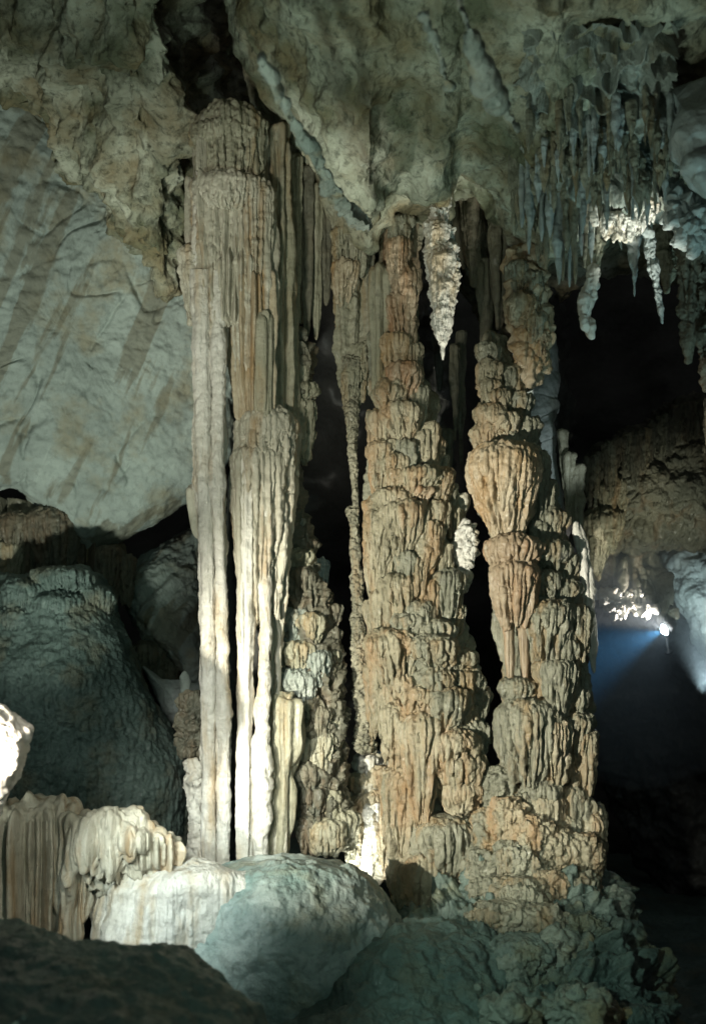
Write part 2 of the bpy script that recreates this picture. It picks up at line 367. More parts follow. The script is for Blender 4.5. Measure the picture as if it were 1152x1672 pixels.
# ================================================================== THE SETTING
# ground: one sheet, rising gently to the back
xs = np.linspace(-14, 14, 260); ys = np.concatenate([np.linspace(-3, 3, 20), np.linspace(3.1, 13, 260), np.linspace(13.3, 24, 40)])
Xg, Yg = np.meshgrid(xs, ys); P = np.stack([Xg, Yg, -3.15 + 0 * Xg], -1)
P[..., 2] += .16 * fbm(P * .9, 4, 3) + .25 * billow(P * .45, 2, 5)
tag(grid_mesh('ground', P, M['teal'], loc=(0, 0, -3.15)), kind='structure')
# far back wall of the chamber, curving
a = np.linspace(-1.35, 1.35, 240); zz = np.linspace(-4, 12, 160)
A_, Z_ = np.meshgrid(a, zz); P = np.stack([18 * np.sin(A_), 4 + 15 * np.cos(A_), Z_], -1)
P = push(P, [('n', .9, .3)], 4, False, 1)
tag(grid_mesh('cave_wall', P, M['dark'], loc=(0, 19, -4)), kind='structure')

# ceiling, left: mottled lumpy rock running over the viewer
o = hang('cave_ceiling', [(-260, -420, 250, 5.2, 10.6), (0, -420, 165, 5.2, 10.6), (50, -420, 205, 5.2, 10.6), (110, -420, 285, 5.2, 10.6), (170, -420, 345, 5.2, 10.6), (215, -420, 410, 5.4, 10.6), (270, -420, 470, 6.2, 10.8), (310, -420, 480, 7.2, 11.2), (345, -420, 420, 9.5, 12.5), (400, -420, 330, 10.5, 13), (470, -420, 260, 11, 13), (620, -420, 200, 11, 13)],
         5.2, 10.6, M['mottle'], D=[('b', .42, .9), ('n', .18, 1.8), ('b', .09, 3.8), ('n', .025, 9)], seed=11, back=2.0, rise=.3)
tag(o, kind='structure')
# ceiling, middle to right: the hanging mass with the pale rib along its left rim
o = hang('cave_ceiling', [(368, -420, -10), (400, -420, 60), (440, -420, 150), (480, -420, 225), (520, -420, 290), (550, -420, 345), (585, -420, 378), (604, -420, 382), (625, -420, 345), (665, -420, 318), (720, -420, 330), (760, -420, 285),
                          (800, -420, 300), (850, -420, 350), (910, -420, 420), (950, -420, 380), (1000, -420, 345), (1060, -420, 335), (1110, -420, 300), (1200, -420, 290), (1420, -420, 300)],
         4.6, 8.4, M['mottle'], D=[('b', .16, .9), ('n', .10, 1.5), ('b', .05, 3.5), ('n', .025, 8)], seed=23, back=3.5, rise=.5)
tag(o, kind='structure')

# ================================================================== LEFT SIDE
o = rock('rock_slab', [(-160, 60), (30, 100), (150, 230), (260, 360), (370, 480), (390, 620), (376, 740), (330, 800), (300, 815), (262, 848), (228, 872), (180, 892), (140, 908), (118, 888), (95, 852), (60, 826), (20, 800), (-60, 815), (-200, 830), (-260, 500)],
         12.0, .55, M['slab'], D=[('fold', .08, .22, 1.0, -1.0), ('cr', .06, .35, 1.3, -1.0), ('cr', .04, .8, 2.6, -.9), ('n', .03, 1.6), ('b', .03, 3.5), ('n', .02, 8)], seed=5, tilt=(.12, .16), flat=.22, centre=(110, 540))
tag(o, 'huge smooth pale grey slab with diagonal folds overhanging behind the tall fluted column', 'rock')

o = rock('rock_slab', [(205, 935), (235, 905), (275, 880), (330, 850), (350, 900), (345, 1120), (318, 1140), (300, 1105), (262, 1062), (232, 1040), (210, 1000)],
         13.2, .7, M['slab'], D=[('fold', .08, .5, 2.6, -.7), ('n', .05, 2.5), ('b', .04, 5)], seed=9, tilt=(.15, -.3), flat=.5)
tag(o, 'small pale grey slab with diagonal cracks, seen through the gap left of the column', 'rock')
# fringed wall under the slab
c_ = thing('flowstone_wall', 'dim brown fluted wall of flowstone hanging under the big smooth slab', 'flowstone', w1(70, 960, 12.6))
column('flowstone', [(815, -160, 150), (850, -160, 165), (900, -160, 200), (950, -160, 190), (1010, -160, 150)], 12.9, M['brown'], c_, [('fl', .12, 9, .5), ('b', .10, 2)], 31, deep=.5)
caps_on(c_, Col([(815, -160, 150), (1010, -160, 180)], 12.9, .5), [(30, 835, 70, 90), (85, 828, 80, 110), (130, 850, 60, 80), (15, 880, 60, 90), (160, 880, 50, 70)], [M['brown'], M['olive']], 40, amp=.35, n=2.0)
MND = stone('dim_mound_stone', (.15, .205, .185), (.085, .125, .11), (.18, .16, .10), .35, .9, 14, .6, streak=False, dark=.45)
# big teal dome with tiered fringes
c_ = thing('flowstone_mound', 'large dim teal flowstone mound with rows of small fringes at left', 'flowstone', w1(110, 1400, 11.2))
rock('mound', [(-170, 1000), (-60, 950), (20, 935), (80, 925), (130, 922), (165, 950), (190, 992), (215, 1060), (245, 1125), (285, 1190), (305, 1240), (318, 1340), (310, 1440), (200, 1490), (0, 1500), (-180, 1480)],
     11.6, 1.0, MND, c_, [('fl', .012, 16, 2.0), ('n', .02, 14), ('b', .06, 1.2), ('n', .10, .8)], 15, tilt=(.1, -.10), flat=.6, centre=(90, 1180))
cc = Col([(925, -60, 180), (1000, -120, 200), (1120, -150, 230)], 11.6, .62)
caps_on(c_, cc, [(100, 925, 110, 50), (40, 945, 80, 60), (95, 965, 110, 60), (30, 990, 90, 60), (110, 995, 120, 50), (20, 1035, 90, 50), (80, 1045, 110, 45), (25, 1075, 90, 45), (150, 955, 60, 60)], [MND], 60, inset=1.0, amp=.2, n=3.4, taper=.85, lo=.6)
# fringes of thin drips in the gap
for i, (x, y, w, h, Y) in enumerate([(178, 890, 50, 120, 12.4), (205, 905, 34, 90, 12.5), (245, 1045, 60, 80, 12.8), (275, 1075, 46, 70, 12.8)]):
    c_ = cap(None, x, y, w, h, Y, M['brown'], 80 + i, taper=.6, amp=.5, n=2.2, lo=.3, name='drip_curtain')
    tag(c_, ['dark drip curtain at the left under the tip of the big slab', 'short dark drip curtain just right of the slab tip', 'dark fluted drip curtain below the small cracked slab', 'darker fluted drip curtain close to the column foot'][i] , 'stalactite')
o = rock('rock_wedge', [(228, 1080), (262, 1110), (300, 1165), (330, 1120), (335, 1190), (318, 1215), (285, 1190), (250, 1130)], 12.2, .3, M['blue'], D=[('n', .05, 3)], seed=18)
tag(o, 'smooth blue grey wedge of rock beside the foot of the small slab', 'rock')
o = column('stalagmite', [(1095, 296, 306), (1110, 293, 312), (1125, 295, 311), (1150, 296, 306), (1170, 299, 303)], 10.6, M['slab'], D=[('n', .02, 8)], seed=19, ends=(14, 8))
tag(o, 'tiny pale stalagmite knob in the gap left of the fluted column', 'stalagmite')

# ================================================================== THE TALL FLUTED COLUMN (left)
Y1 = 9.1
c1 = thing('stone_column', 'tall pale fluted column with bright white shafts and dark grooves, standing on a domed base', 'column', w1(395, 1410, Y1))
FL = [('fl', .035, 13, .25), ('n', .03, 2.5), ('n', .006, 14)]
col1 = Col([(170, 320, 430), (470, 310, 475), (1410, 320, 490)], Y1, .6)
column('shaft', [(280, 316, 366), (330, 313, 368), (470, 312, 369), (640, 316, 367), (760, 318, 366), (900, 328, 366), (1060, 327, 374), (1250, 329, 376), (1405, 332, 374), (1430, 332, 374)], Y1 - .05, M['white'], c1, [('fl', .02, 9, .12), ('n', .03, 2.2), ('b', .012, 8), ('n', .006, 14)], 101, deep=.9, sup=.9)
column('shaft', [(440, 312, 342), (640, 315, 346), (760, 318, 347), (900, 327, 352), (1060, 328, 354), (1250, 330, 352), (1425, 330, 352)], Y1 - .17, M['white'], c1, [('fl', .012, 9, .15), ('n', .014, 3), ('b', .012, 7), ('n', .005, 14)], 102, nu=120)
column('shaft', [(440, 343, 368), (640, 344, 368), (760, 342, 366), (900, 350, 367), (1060, 353, 374), (1250, 354, 377), (1425, 352, 374)], Y1 - .19, M['white'], c1, [('n', .025, 2.6), ('b', .016, 7), ('n', .006, 14)], 103, nu=120)
# crown of the column
column('crown', [(172, 322, 434), (200, 318, 438), (292, 320, 436), (306, 314, 441), (400, 314, 445), (412, 308, 446), (430, 300, 447), (470, 302, 447), (492, 310, 447), (520, 314, 444), (540, 330, 430)], Y1 + .06, M['cream'], c1, [('fl', .10, 9, .06), ('fl', .04, 20, .15), ('n', .03, 3)], 104, ends=(40, 6), fade=60, deep=.75)
cap(c1, 377, 176, 118, 128, Y1 - .02, M['olive'], 105, taper=.95, amp=.28, n=1.5, lo=.9, flat=.5, tip=.1)
cap(c1, 345, 298, 66, 300, Y1 - .07, M['cream'], 106, taper=.9, amp=.28, n=1.8, lo=.7, flat=.5, tip=.15)
cap(c1, 410, 300, 78, 340, Y1 - .05, M['cream'], 125, taper=.85, amp=.30, n=1.8, lo=.7, flat=.5, tip=.15)
cap(c1, 320, 398, 56, 130, Y1 - .06, M['cream'], 110, taper=.6, amp=.3, n=1.8, lo=.75, flat=.7)
cap(c1, 377, 292, 134, 70, Y1 - .03, M['cream'], 126, taper=.93, amp=.14, n=2.0, lo=.9, flat=.45, tip=.25)
cap(c1, 372, 214, 124, 40, Y1 - .02, M['olive'], 127, taper=.95, amp=.12, n=2.0, lo=.9, flat=.4, tip=.3)
column('shaft', [(205, 425, 470), (260, 432, 476), (420, 438, 476), (560, 440, 482), (700, 440, 482)], Y1 + .16, M['olive'], c1, [('fl', .07, 10, .12), ('n', .03, 3)], 107, ends=(30, 6))
# right shafts: upper fluted tube with rust stain, then the two skirts and the lower shafts
column('shaft', [(440, 376, 442), (480, 376, 443), (560, 377, 445), (640, 380, 445), (690, 384, 440)], Y1 - .06, M['ochre'], c1, [('fl', .06, 12, .12), ('n', .02, 4)], 108, ends=(12, 10))
column('shaft', [(505, 410, 444), (560, 408, 446), (640, 410, 446), (682, 416, 446)], Y1 - .18, M['olive'], c1, [('fl', .03, 14, .2)], 109, ends=(20, 14))
cap(c1, 434, 662, 106, 130, Y1 - .0, M['cream'], 111, taper=.92, amp=.26, n=1.8, lo=.8, flat=.7, tip=.2)
cap(c1, 456, 676, 70, 170, Y1 + .04, M['cream'], 112, taper=.6, amp=.2, n=2.2, lo=.8, flat=.6)
cap(c1, 428, 726, 106, 330, Y1 - .02, M['cream'], 113, taper=.72, amp=.36, n=1.7, lo=.55, flat=.5, tip=.15)
column('shaft', [(745, 383, 392), (900, 386, 396), (1050, 388, 396)], Y1 - .22, M['cream'], c1, [('n', .01, 5)], 114, ends=(10, 20))
column('shaft', [(738, 388, 417), (900, 386, 415), (1060, 387, 414), (1200, 388, 412), (1300, 385, 412), (1410, 388, 410)], Y1 - .18, M['white'], c1, [('fl', .03, 16, .25), ('n', .015, 4), ('n', .006, 12)], 115, ends=(14, 4))
column('shaft', [(738, 420, 443), (830, 421, 446), (960, 423, 442), (1060, 422, 442), (1180, 413, 444), (1300, 410, 441), (1400, 412, 440)], Y1 - .17, M['white'], c1, [('n', .04, 3.2), ('n', .008, 12)], 116, ends=(14, 4))
column('shaft', [(735, 440, 482), (800, 442, 478), (900, 444, 470), (1000, 442, 462), (1130, 440, 460), (1200, 440, 470), (1390, 442, 475)], Y1 + .02, M['cream'], c1, [('fl', .04, 14, .25), ('n', .02, 4)], 117, ends=(14, 4))
column('shaft', [(1130, 442, 488), (1180, 442, 492), (1300, 440, 478), (1400, 440, 472)], Y1 - .02, M['olive'], c1, [('fl', .05, 13, .2), ('n', .02, 4)], 118, ends=(24, 6))
column('core', [(690, 390, 440), (800, 372, 440), (1400, 350, 450)], Y1 + .42, M['dark'], c1, [('n', .01, 4)], 119, nu=80)  # near-black colour stands in for the shade between the shafts
# skirt at the left foot
column('shaft', [(1130, 298, 332), (1180, 290, 334), (1235, 294, 332)], Y1 + .1, M['brown'], c1, [('b', .10, 6), ('b', .05, 12)], 120, ends=(20, 10))
column('shaft', [(1238, 296, 334), (1262, 302, 338), (1330, 308, 338), (1420, 305, 340)], Y1 - .02, M['white'], c1, [('b', .06, 6), ('n', .02, 9)], 121, ends=(14, 4))
column('shaft', [(790, 303, 325), (830, 306, 325), (880, 318, 328)], Y1 + .15, M['cream'], c1, [('fl', .02, 16, .4)], 122, ends=(16, 10))

# thin tubes hanging right of the crown
tubes = [(483, 250, 546, 20), (500, 270, 555, 18), (516, 300, 556, 20), (532, 330, 500, 20), (492, 320, 530, 14)]
for i, (x, a_, b_, w) in enumerate(tubes):
    o = column('stalactite', [(a_, x - w * .6, x + w * .6), ((a_ + b_) / 2, x - w * .5, x + w * .5), (b_ - 20, x - w * .3, x + w * .3), (b_, x - w * .12, x + w * .12)], 9.5 + .06 * i, M['brown'] if i % 2 else M['olive'], D=[('fl', .035, 15, .2), ('n', .02, 5)], seed=130 + i, ends=(6, 6))
    tag(o, ['thin stalactite touching the right side of the fluted column top', 'second thin stalactite right of the fluted column top', 'third and lowest thin stalactite right of the fluted column top', 'short thin stalactite farthest right of the fluted column top', 'very thin stalactite between the first two right of the column top'][i], 'stalactite', 'thin stalactites right of the column top')

# knobbly cascade down the right flank
c_ = thing('flowstone_cascade', 'dark knobbly flowstone cascade stepping down the right flank of the fluted column', 'flowstone', w1(510, 1300, 9.4))
rowsK = [(540, 468, 494), (600, 462, 500), (680, 470, 498), (760, 462, 484), (830, 466, 490), (920, 462, 508), (1000, 462, 530), (1100, 462, 548), (1200, 468, 552), (1300, 476, 556), (1340, 480, 560)]
column('core', rowsK, 9.5, M['brown'], c_, [('tier', .10, .38, .5), ('b', .06, 6), ('n', .03, 10)], 140, deep=.8, ends=(10, 4))
colK = Col(rowsK, 9.5, .8)
caps_on(c_, colK, [(482, 560, 30, 40), (486, 595, 40, 40), (494, 624, 52, 50), (488, 652, 62, 100), (482, 812, 26, 40), (486, 848, 34, 50), (490, 895, 46, 50), (492, 925, 60, 95),
                   (480, 990, 60, 60), (505, 1000, 50, 60), (485, 1045, 60, 60), (515, 1060, 54, 60), (486, 1090, 70, 60), (478, 1085, 36, 60)], [M['brown'], M['olive'], M['grey']], 150, n=1.4)
caps_on(c_, colK, [(543, 985, 26, 40), (545, 1025, 26, 40), (547, 1060, 28, 44), (546, 1100, 28, 50), (543, 1140, 34, 40), (546, 1170, 34, 90), (520, 1150, 44, 60), (524, 1195, 46, 100), (508, 1200, 40, 60), (530, 1240, 30, 60)], [M['olive'], M['grey'], M['brown']], 170, n=1.2)
caps_on(c_, colK, [(500, 1130, 50, 40), (498, 1240, 50, 70), (510, 1280, 60, 60), (540, 1290, 40, 60), (558, 1320, 50, 60), (575, 1340, 40, 60), (505, 1330, 50, 60), (535, 1335, 60, 60)], [M['brown'], M['olive']], 190, n=1.0, amp=.25)
o = cap(None, 520, 912, 34, 68, 9.9, M['blue'], 209, taper=.8, amp=.6, n=2.4, lo=.25, name='drip_fringe')
tag(o, 'small teal fringe of drips jutting right from the dark cascade', 'stalactite')

# ================================================================== THIN CORAL-COVERED COLUMN
c_ = thing('stone_column', 'thin column crusted with coral-like bumps, standing in the dark gap', 'column', w1(588, 1230, 9.7))
column('crown', [(360, 540, 602), (400, 536, 604), (470, 545, 602), (560, 552, 604), (640, 556, 606)], 9.75, M['olive'], c_, [('fl', .06, 11, .5), ('b', .06, 5)], 210, ends=(14, 12))
caps_on(c_, Col([(360, 540, 602), (640, 556, 606)], 9.75), [(560, 370, 44, 60), (585, 390, 44, 60), (565, 425, 50, 80), (590, 590, 24, 60), (590, 560, 30, 60), (575, 600, 40, 70)], [M['olive'], M['ochre']], 212, n=1.6)
column('upper_shaft', [(580, 562, 586), (700, 564, 583), (780, 573, 583), (832, 577, 584)], 9.6, M['pop'], c_, [('pop', .035, 24), ('n', .03, 5)], 220, ends=(8, 4), nu=150, nv=420)
column('shaft', [(826, 566, 586), (860, 571, 586), (960, 574, 591), (1060, 575, 596), (1150, 580, 602), (1230, 582, 612)], 9.6, M['pop'], c_, [('pop', .05, 20), ('pop', .02, 40), ('n', .03, 5)], 221, ends=(10, 4), nu=170, nv=560)

# ================================================================== MIDDLE COLUMN
Y2 = 9.6
MID = stone('ochre_brown_flowstone', (.37, .33, .235), (.22, .20, .135), (.28, .165, .075), .55, .85, 9, .45, dark=.3)
MIDG = stone('olive_brown_flowstone', (.29, .28, .21), (.17, .17, .125), (.28, .18, .08), .4, .85, 9, .5, dark=.35)
c2 = thing('stone_column', 'broad middle column of stacked ochre flowstone tiers with a rust-stained upper shaft', 'column', w1(700, 1490, Y2))
rows2 = [(320, 604, 694), (380, 606, 690), (460, 606, 684), (560, 608, 684), (620, 608, 700), (660, 606, 712), (720, 606, 722), (770, 606, 738), (840, 604, 748), (900, 602, 752), (960, 608, 754), (1010, 614, 756),
         (1060, 602, 772), (1120, 602, 784), (1200, 612, 796), (1290, 636, 798), (1350, 648, 790), (1420, 648, 770), (1490, 652, 745)]
column('core', [(a, b + 13, c - 13) for a, b, c in rows2], Y2 + .06, MIDG, c2, [('fl', .09, 6, .7), ('fl', .04, 14, .9), ('b', .06, 3.5), ('n', .012, 16)], 230, deep=.66)
col2 = Col(rows2, Y2, .85)
column('upper_shaft', [(360, 636, 676), (420, 634, 678), (500, 636, 680), (560, 632, 680), (620, 640, 686), (660, 650, 690)], Y2 - .1, M['rust'], c2, [('fl', .05, 10, .5), ('b', .03, 4), ('n', .012, 9)], 231, ends=(10, 14))
column('upper_shaft', [(430, 604, 634), (480, 602, 636), (560, 606, 632), (650, 606, 628)], Y2 - .22, M['olive'], c2, [('fl', .04, 12, .3)], 232, ends=(20, 14))
O, U, C_, G, V = MID, M['rust'], MID, MIDG, MIDG
L2 = [(655, 352, 44, 70, dict(m=V)), (650, 392, 46, 90, dict(m=U, dy=-.06)), (662, 440, 46, 80, dict(m=U, dy=-.06)), (648, 480, 50, 70, dict(m=U, dy=-.06)), (664, 515, 44, 70, dict(m=U, dy=-.06)), (644, 545, 48, 70, dict(m=M['ochre'], dy=-.06)), (660, 590, 60, 70, dict(m=U, dy=-.06)), (664, 560, 44, 80, dict(m=O)), (620, 440, 36, 120, dict(m=V)), (618, 540, 34, 110, dict(m=V)), (632, 600, 44, 60, dict(m=V)), (640, 622, 70, 70, dict(m=O)), (680, 628, 44, 100, dict(m=G, n=.8)), (655, 655, 80, 70, dict(m=C_)), (622, 668, 44, 80, dict(m=O)), (700, 690, 40, 70),
      (624, 718, 46, 110, dict(m=O)), (664, 718, 46, 60, dict(m=G)), (690, 704, 34, 60, dict(m=O)), (714, 716, 32, 46), (648, 740, 40, 50),
      (650, 762, 54, 50), (684, 763, 60, 52, dict(m=C_)), (716, 762, 44, 70, dict(m=O)), (640, 796, 66, 46, dict(m=C_)), (682, 790, 52, 40, dict(m=U)), (622, 810, 50, 80), (735, 790, 30, 60, dict(m=G)),
      (660, 814, 74, 90, dict(m=C_)), (626, 832, 52, 100, dict(m=O)), (652, 836, 28, 130, dict(m=C_)), (674, 840, 24, 100, dict(m=U)), (712, 818, 40, 80, dict(m=O)), (700, 850, 40, 70), (738, 826, 30, 60, dict(m=C_)),
      (616, 872, 40, 110, dict(m=O)), (634, 880, 34, 120, dict(m=C_)), (696, 888, 50, 56, dict(m=O)), (682, 908, 44, 90, dict(m=C_)), (726, 886, 34, 90), (664, 900, 40, 60, dict(m=G)),
      (616, 920, 44, 120, dict(m=O)), (650, 936, 60, 80, dict(m=C_)), (730, 928, 46, 90, dict(m=V)), (634, 960, 54, 100, dict(m=C_)), (614, 975, 36, 100, dict(m=C_)), (706, 946, 40, 90, dict(m=C_)), (684, 980, 44, 60), (740, 985, 40, 60, dict(m=G)),
      (668, 1000, 60, 50, dict(m=V)), (712, 1010, 60, 50, dict(m=V)),
      (640, 1026, 92, 120, dict(m=C_)), (704, 1036, 90, 70, dict(m=V)), (748, 1056, 64, 70, dict(m=V)), (618, 1080, 44, 110, dict(m=O)), (658, 1100, 62, 60, dict(m=C_)), (708, 1088, 74, 60), (752, 1090, 66, 60, dict(m=G)),
      (684, 1118, 64, 60, dict(m=C_)), (730, 1122, 74, 60), (774, 1118, 46, 70, dict(m=V)), (630, 1120, 44, 110, dict(m=O)), (648, 1146, 56, 130, dict(m=O)), (688, 1160, 76, 190, dict(m=C_, taper=.4)), (722, 1164, 46, 150, dict(m=O)),
      (762, 1150, 50, 70), (742, 1190, 84, 70, dict(m=C_)), (768, 1176, 56, 70, dict(m=G)), (744, 1222, 92, 80, dict(m=C_)), (664, 1246, 76, 180, dict(m=C_, taper=.6)), (774, 1232, 44, 60),
      (756, 1270, 88, 70, dict(m=C_)), (776, 1290, 38, 120, dict(m=V)), (728, 1328, 112, 90, dict(m=V)), (760, 1335, 60, 110, dict(m=G)), (692, 1340, 60, 80, dict(m=V)),
      (696, 1386, 104, 120, dict(m=C_, lo=.55)), (668, 1400, 50, 100, dict(m=C_)), (732, 1386, 44, 120, dict(m=G)), (774, 1412, 34, 90)]
caps_on(c2, col2, L2, [O, C_, V], 300)
# crusted left flank and the bright lit feet beside it
c_ = thing('flowstone_heap', 'brightly lit white flowstone feet tucked in the gap left of the middle column', 'flowstone', w1(610, 1420, 9.9))
rH = [(1225, 585, 625), (1270, 580, 640), (1330, 570, 655), (1410, 575, 665), (1440, 580, 665)]
column('core', rH, 10.0, M['cream'], c_, [('b', .10, 5), ('pop', .03, 16)], 420, ends=(14, 4))
caps_on(c_, Col(rH, 10.0), [(600, 1228, 46, 40), (620, 1250, 34, 40), (590, 1262, 50, 40), (612, 1290, 50, 50), (585, 1300, 40, 50), (612, 1310, 40, 90), (632, 1310, 50, 120), (598, 1340, 36, 90), (576, 1330, 34, 70), (645, 1345, 30, 80)], [M['white'], C_], 430, n=1.2)

# ------------------------------------------------ bright hanging stalactite and its thin neighbours
o = thing('stalactite', 'bright cream knobbly stalactite hanging between the middle and right columns', 'stalactite', w1(721, 300, 9.0))
column('shaft', [(285, 704, 736), (340, 704, 732), (370, 694, 734), (400, 692, 744), (440, 699, 750), (480, 702, 744), (520, 706, 738), (550, 714, 731), (575, 719, 726), (588, 721, 724)], 9.0, M['white'], o, [('b', .08, 6), ('fl', .03, 12, 1.5), ('n', .03, 10)], 440, nu=180, nv=380)
for i, (x, y, w, h) in enumerate([(714, 365, 40, 60), (722, 410, 48, 70), (724, 455, 42, 70), (722, 500, 32, 60)]):
    cap(o, x, y, w, h, 8.93, M['white'], 445 + i, amp=.4, taper=.6, name='drapery', n=1.3)
hangs = [(742, 560, 720, 22, 9.9, 'brown'), (752, 540, 770, 18, 10.1, 'brown'), (716, 540, 640, 22, 10.0, 'dark'), (730, 700, 800, 20, 9.9, 'brown')]
for i, (x, a_, b_, w, Y, m) in enumerate(hangs):
    o = column('stalactite', [(a_, x - w * .5, x + w * .5), ((a_ + b_) / 2, x - w * .35, x + w * .4), (b_, x - 1, x + 3)], Y, M[m], D=[('fl', .03, 12, .3), ('n', .04, 4)], seed=455 + i, ends=(6, 3))
    tag(o, ['dim thin stalactite just below the tip of the bright cream one', 'longest dim stalactite beside the right column, in the narrow gap', 'short near-black stalactite behind the tip of the bright cream one', 'lowest dim stalactite in the gap between middle and right columns'][i], 'stalactite')
# bright crusted knob between columns
o = thing('calcite_knob', 'brightly lit pinkish white crusted knob on the right edge of the middle column', 'flowstone', w1(757, 930, 9.4))
column('knob', [(846, 746, 764), (868, 744, 776), (900, 742, 776), (925, 746, 768), (950, 748, 760)], 9.42, M['white'], o, [('pop', .05, 16), ('b', .05, 9)], 460, ends=(14, 16), nu=170, nv=160)
cap(o, 752, 806, 30, 46, 9.5, M['cream'], 461, amp=.4); cap(o, 757, 930, 26, 40, 9.5, M['cream'], 462, amp=.4)

# ================================================================== RIGHT COLUMN
Y3 = 9.3
c3 = thing('stone_column', 'rough right column with a jellyfish-shaped cream cap above an orange one', 'column', w1(890, 1500, Y3))
rows3 = [(540, 778, 830), (600, 776, 850), (660, 772, 868), (720, 770, 886), (780, 774, 900), (840, 790, 918), (900, 800, 940), (980, 804, 956), (1060, 812, 962), (1140, 818, 964), (1200, 822, 968), (1280, 830, 950), (1340, 820, 975), (1420, 826, 985), (1500, 840, 975)]
column('core', [(a, b + 13, c - 13) for a, b, c in rows3[:-3]] + [(1340, 850, 950), (1430, 850, 950)], Y3 + .16, MIDG, c3, [('fl', .09, 6, .7), ('fl', .04, 14, .9), ('b', .06, 3.5), ('n', .012, 16)], 470, deep=.8, ends=(20, 4))
col3 = Col(rows3, Y3 + .1, .8)
L3 = [(796, 560, 34, 50, dict(m=V)), (800, 590, 42, 46, dict(m=O)), (800, 618, 44, 44, dict(m=C_)), (812, 636, 50, 44, dict(m=C_)), (798, 660, 50, 50, dict(m=C_)), (820, 672, 56, 44, dict(m=C_)), (794, 690, 44, 50, dict(m=C_)),
      (838, 600, 44, 60, dict(m=V)), (848, 640, 50, 60, dict(m=V)), (862, 680, 50, 70, dict(m=V)), (840, 706, 50, 50, dict(m=V)),
      (822, 722, 106, 160, dict(m=M['ochre'], taper=.42, amp=.3, n=1.5, lo=.6, dy=-.05)), (866, 736, 56, 130, dict(m=V)), (852, 724, 60, 130, dict(m=C_)), (888, 780, 44, 90, dict(m=V)), (900, 830, 44, 80, dict(m=G)), (880, 850, 40, 70, dict(m=G)),
      (838, 872, 80, 60, dict(m=U, n=1.5, dy=-.06)), (838, 912, 82, 120, dict(m=U, n=1.2, taper=.7, lo=.45, dy=-.1)), (898, 880, 60, 60, dict(m=G)), (925, 900, 44, 60, dict(m=G)), (890, 930, 56, 60, dict(m=V)), (925, 945, 56, 60, dict(m=G)),
      (895, 980, 74, 120, dict(m=V)), (932, 985, 56, 100, dict(m=G)), (918, 1040, 60, 60, dict(m=G)), (905, 1072, 70, 90, dict(m=V)), (940, 1075, 44, 70, dict(m=G)), (935, 1120, 44, 60, dict(m=G)),
      (846, 1106, 74, 60, dict(m=V)), (860, 1140, 90, 130, dict(m=V, n=1.6)), (894, 1164, 90, 120, dict(m=O, n=1.5)), (940, 1160, 66, 70, dict(m=G)), (946, 1186, 54, 110, dict(m=C_)), (922, 1225, 36, 60, dict(m=C_)), (936, 1262, 34, 40, dict(m=G)),
      (838, 1255, 40, 60, dict(m=O)), (884, 1268, 66, 60, dict(m=G)), (892, 1292, 74, 120, dict(m=O, amp=.2)), (858, 1288, 56, 70, dict(m=G)), (868, 1320, 66, 110, dict(m=G, amp=.22)), (836, 1310, 56, 60, dict(m=O)),
      (930, 1282, 54, 70, dict(m=G)), (946, 1300, 50, 60, dict(m=G)), (962, 1326, 60, 150, dict(m=C_, amp=.24)), (926, 1330, 56, 120, dict(m=G)), (960, 1310, 50, 50)]
caps_on(c3, col3, L3, [O, V, G], 500)
# long strands from the orange cap
for i, (x0, x1, w, b_) in enumerate([(828, 832, 20, 1108), (852, 857, 18, 1112), (874, 884, 12, 1128), (842, 846, 14, 1040), (864, 866, 12, 1020)]):
    column('strand', [(925, x0 - w * .7, x0 + w * .7), (1000, x0 - w * .5, x0 + w * .5), (b_ - 30, x1 - w * .4, x1 + w * .4), (b_, x1 - w * .3, x1 + w * .3)], Y3 - .28 + .03 * i, M['rust'] if i < 2 else M['olive'], c3, [('n', .02, 4), ('fl', .012, 16, .3)], 560 + i, ends=(4, 4), nu=90)
# mottled hanging mass above, and dim tubes behind
c_ = thing('stalactite', 'mottled ochre hanging mass tapering down to the top of the right column', 'stalactite', w1(860, 420, 9.2))
rq = [(400, 838, 884), (440, 828, 888), (500, 830, 890), (545, 836, 896), (590, 842, 890), (640, 850, 872)]
column('mass', rq, 9.25, M['ochre'], c_, [('b', .10, 5), ('pop', .04, 14), ('fl', .03, 12, 1)], 570, ends=(14, 20))
caps_on(c_, Col(rq, 9.25), [(846, 425, 40, 60), (868, 440, 40, 70), (850, 480, 44, 60), (872, 510, 40, 60), (882, 540, 30, 50)], [V, O], 575, n=1.6)
o = rock('rock_slab', [(836, 540), (900, 530), (915, 620), (912, 660), (902, 690), (908, 760), (925, 850), (905, 870), (880, 800), (860, 700), (840, 640)], 10.6, .25, M['blue'], D=[('cr', .03, 2, 4, -1.1), ('fold', .03, .6, 3, -1.2), ('n', .02, 5)], seed=585, flat=.3)
tag(o, 'pale blue grey cracked slab standing behind the upper right column', 'rock')
for i, (x, a_, b_, w, Y) in enumerate([(772, 260, 470, 40, 9.6), (800, 280, 560, 44, 9.8), (826, 290, 600, 36, 9.7), (756, 300, 440, 26, 9.9), (812, 330, 540, 26, 9.5), (790, 420, 600, 20, 9.6)]):
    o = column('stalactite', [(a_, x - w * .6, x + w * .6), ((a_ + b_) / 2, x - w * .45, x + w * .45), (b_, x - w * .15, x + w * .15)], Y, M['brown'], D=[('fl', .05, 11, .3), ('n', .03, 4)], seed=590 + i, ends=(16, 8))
    tag(o, 'dim brown stalactite in the shadow above the right column, ' + ['second from the left', 'broadest and third from the left', 'rightmost', 'leftmost and short', 'narrow one nearest the viewer', 'thinnest one reaching lowest'][i], 'stalactite', 'shadowed stalactites above the right column')
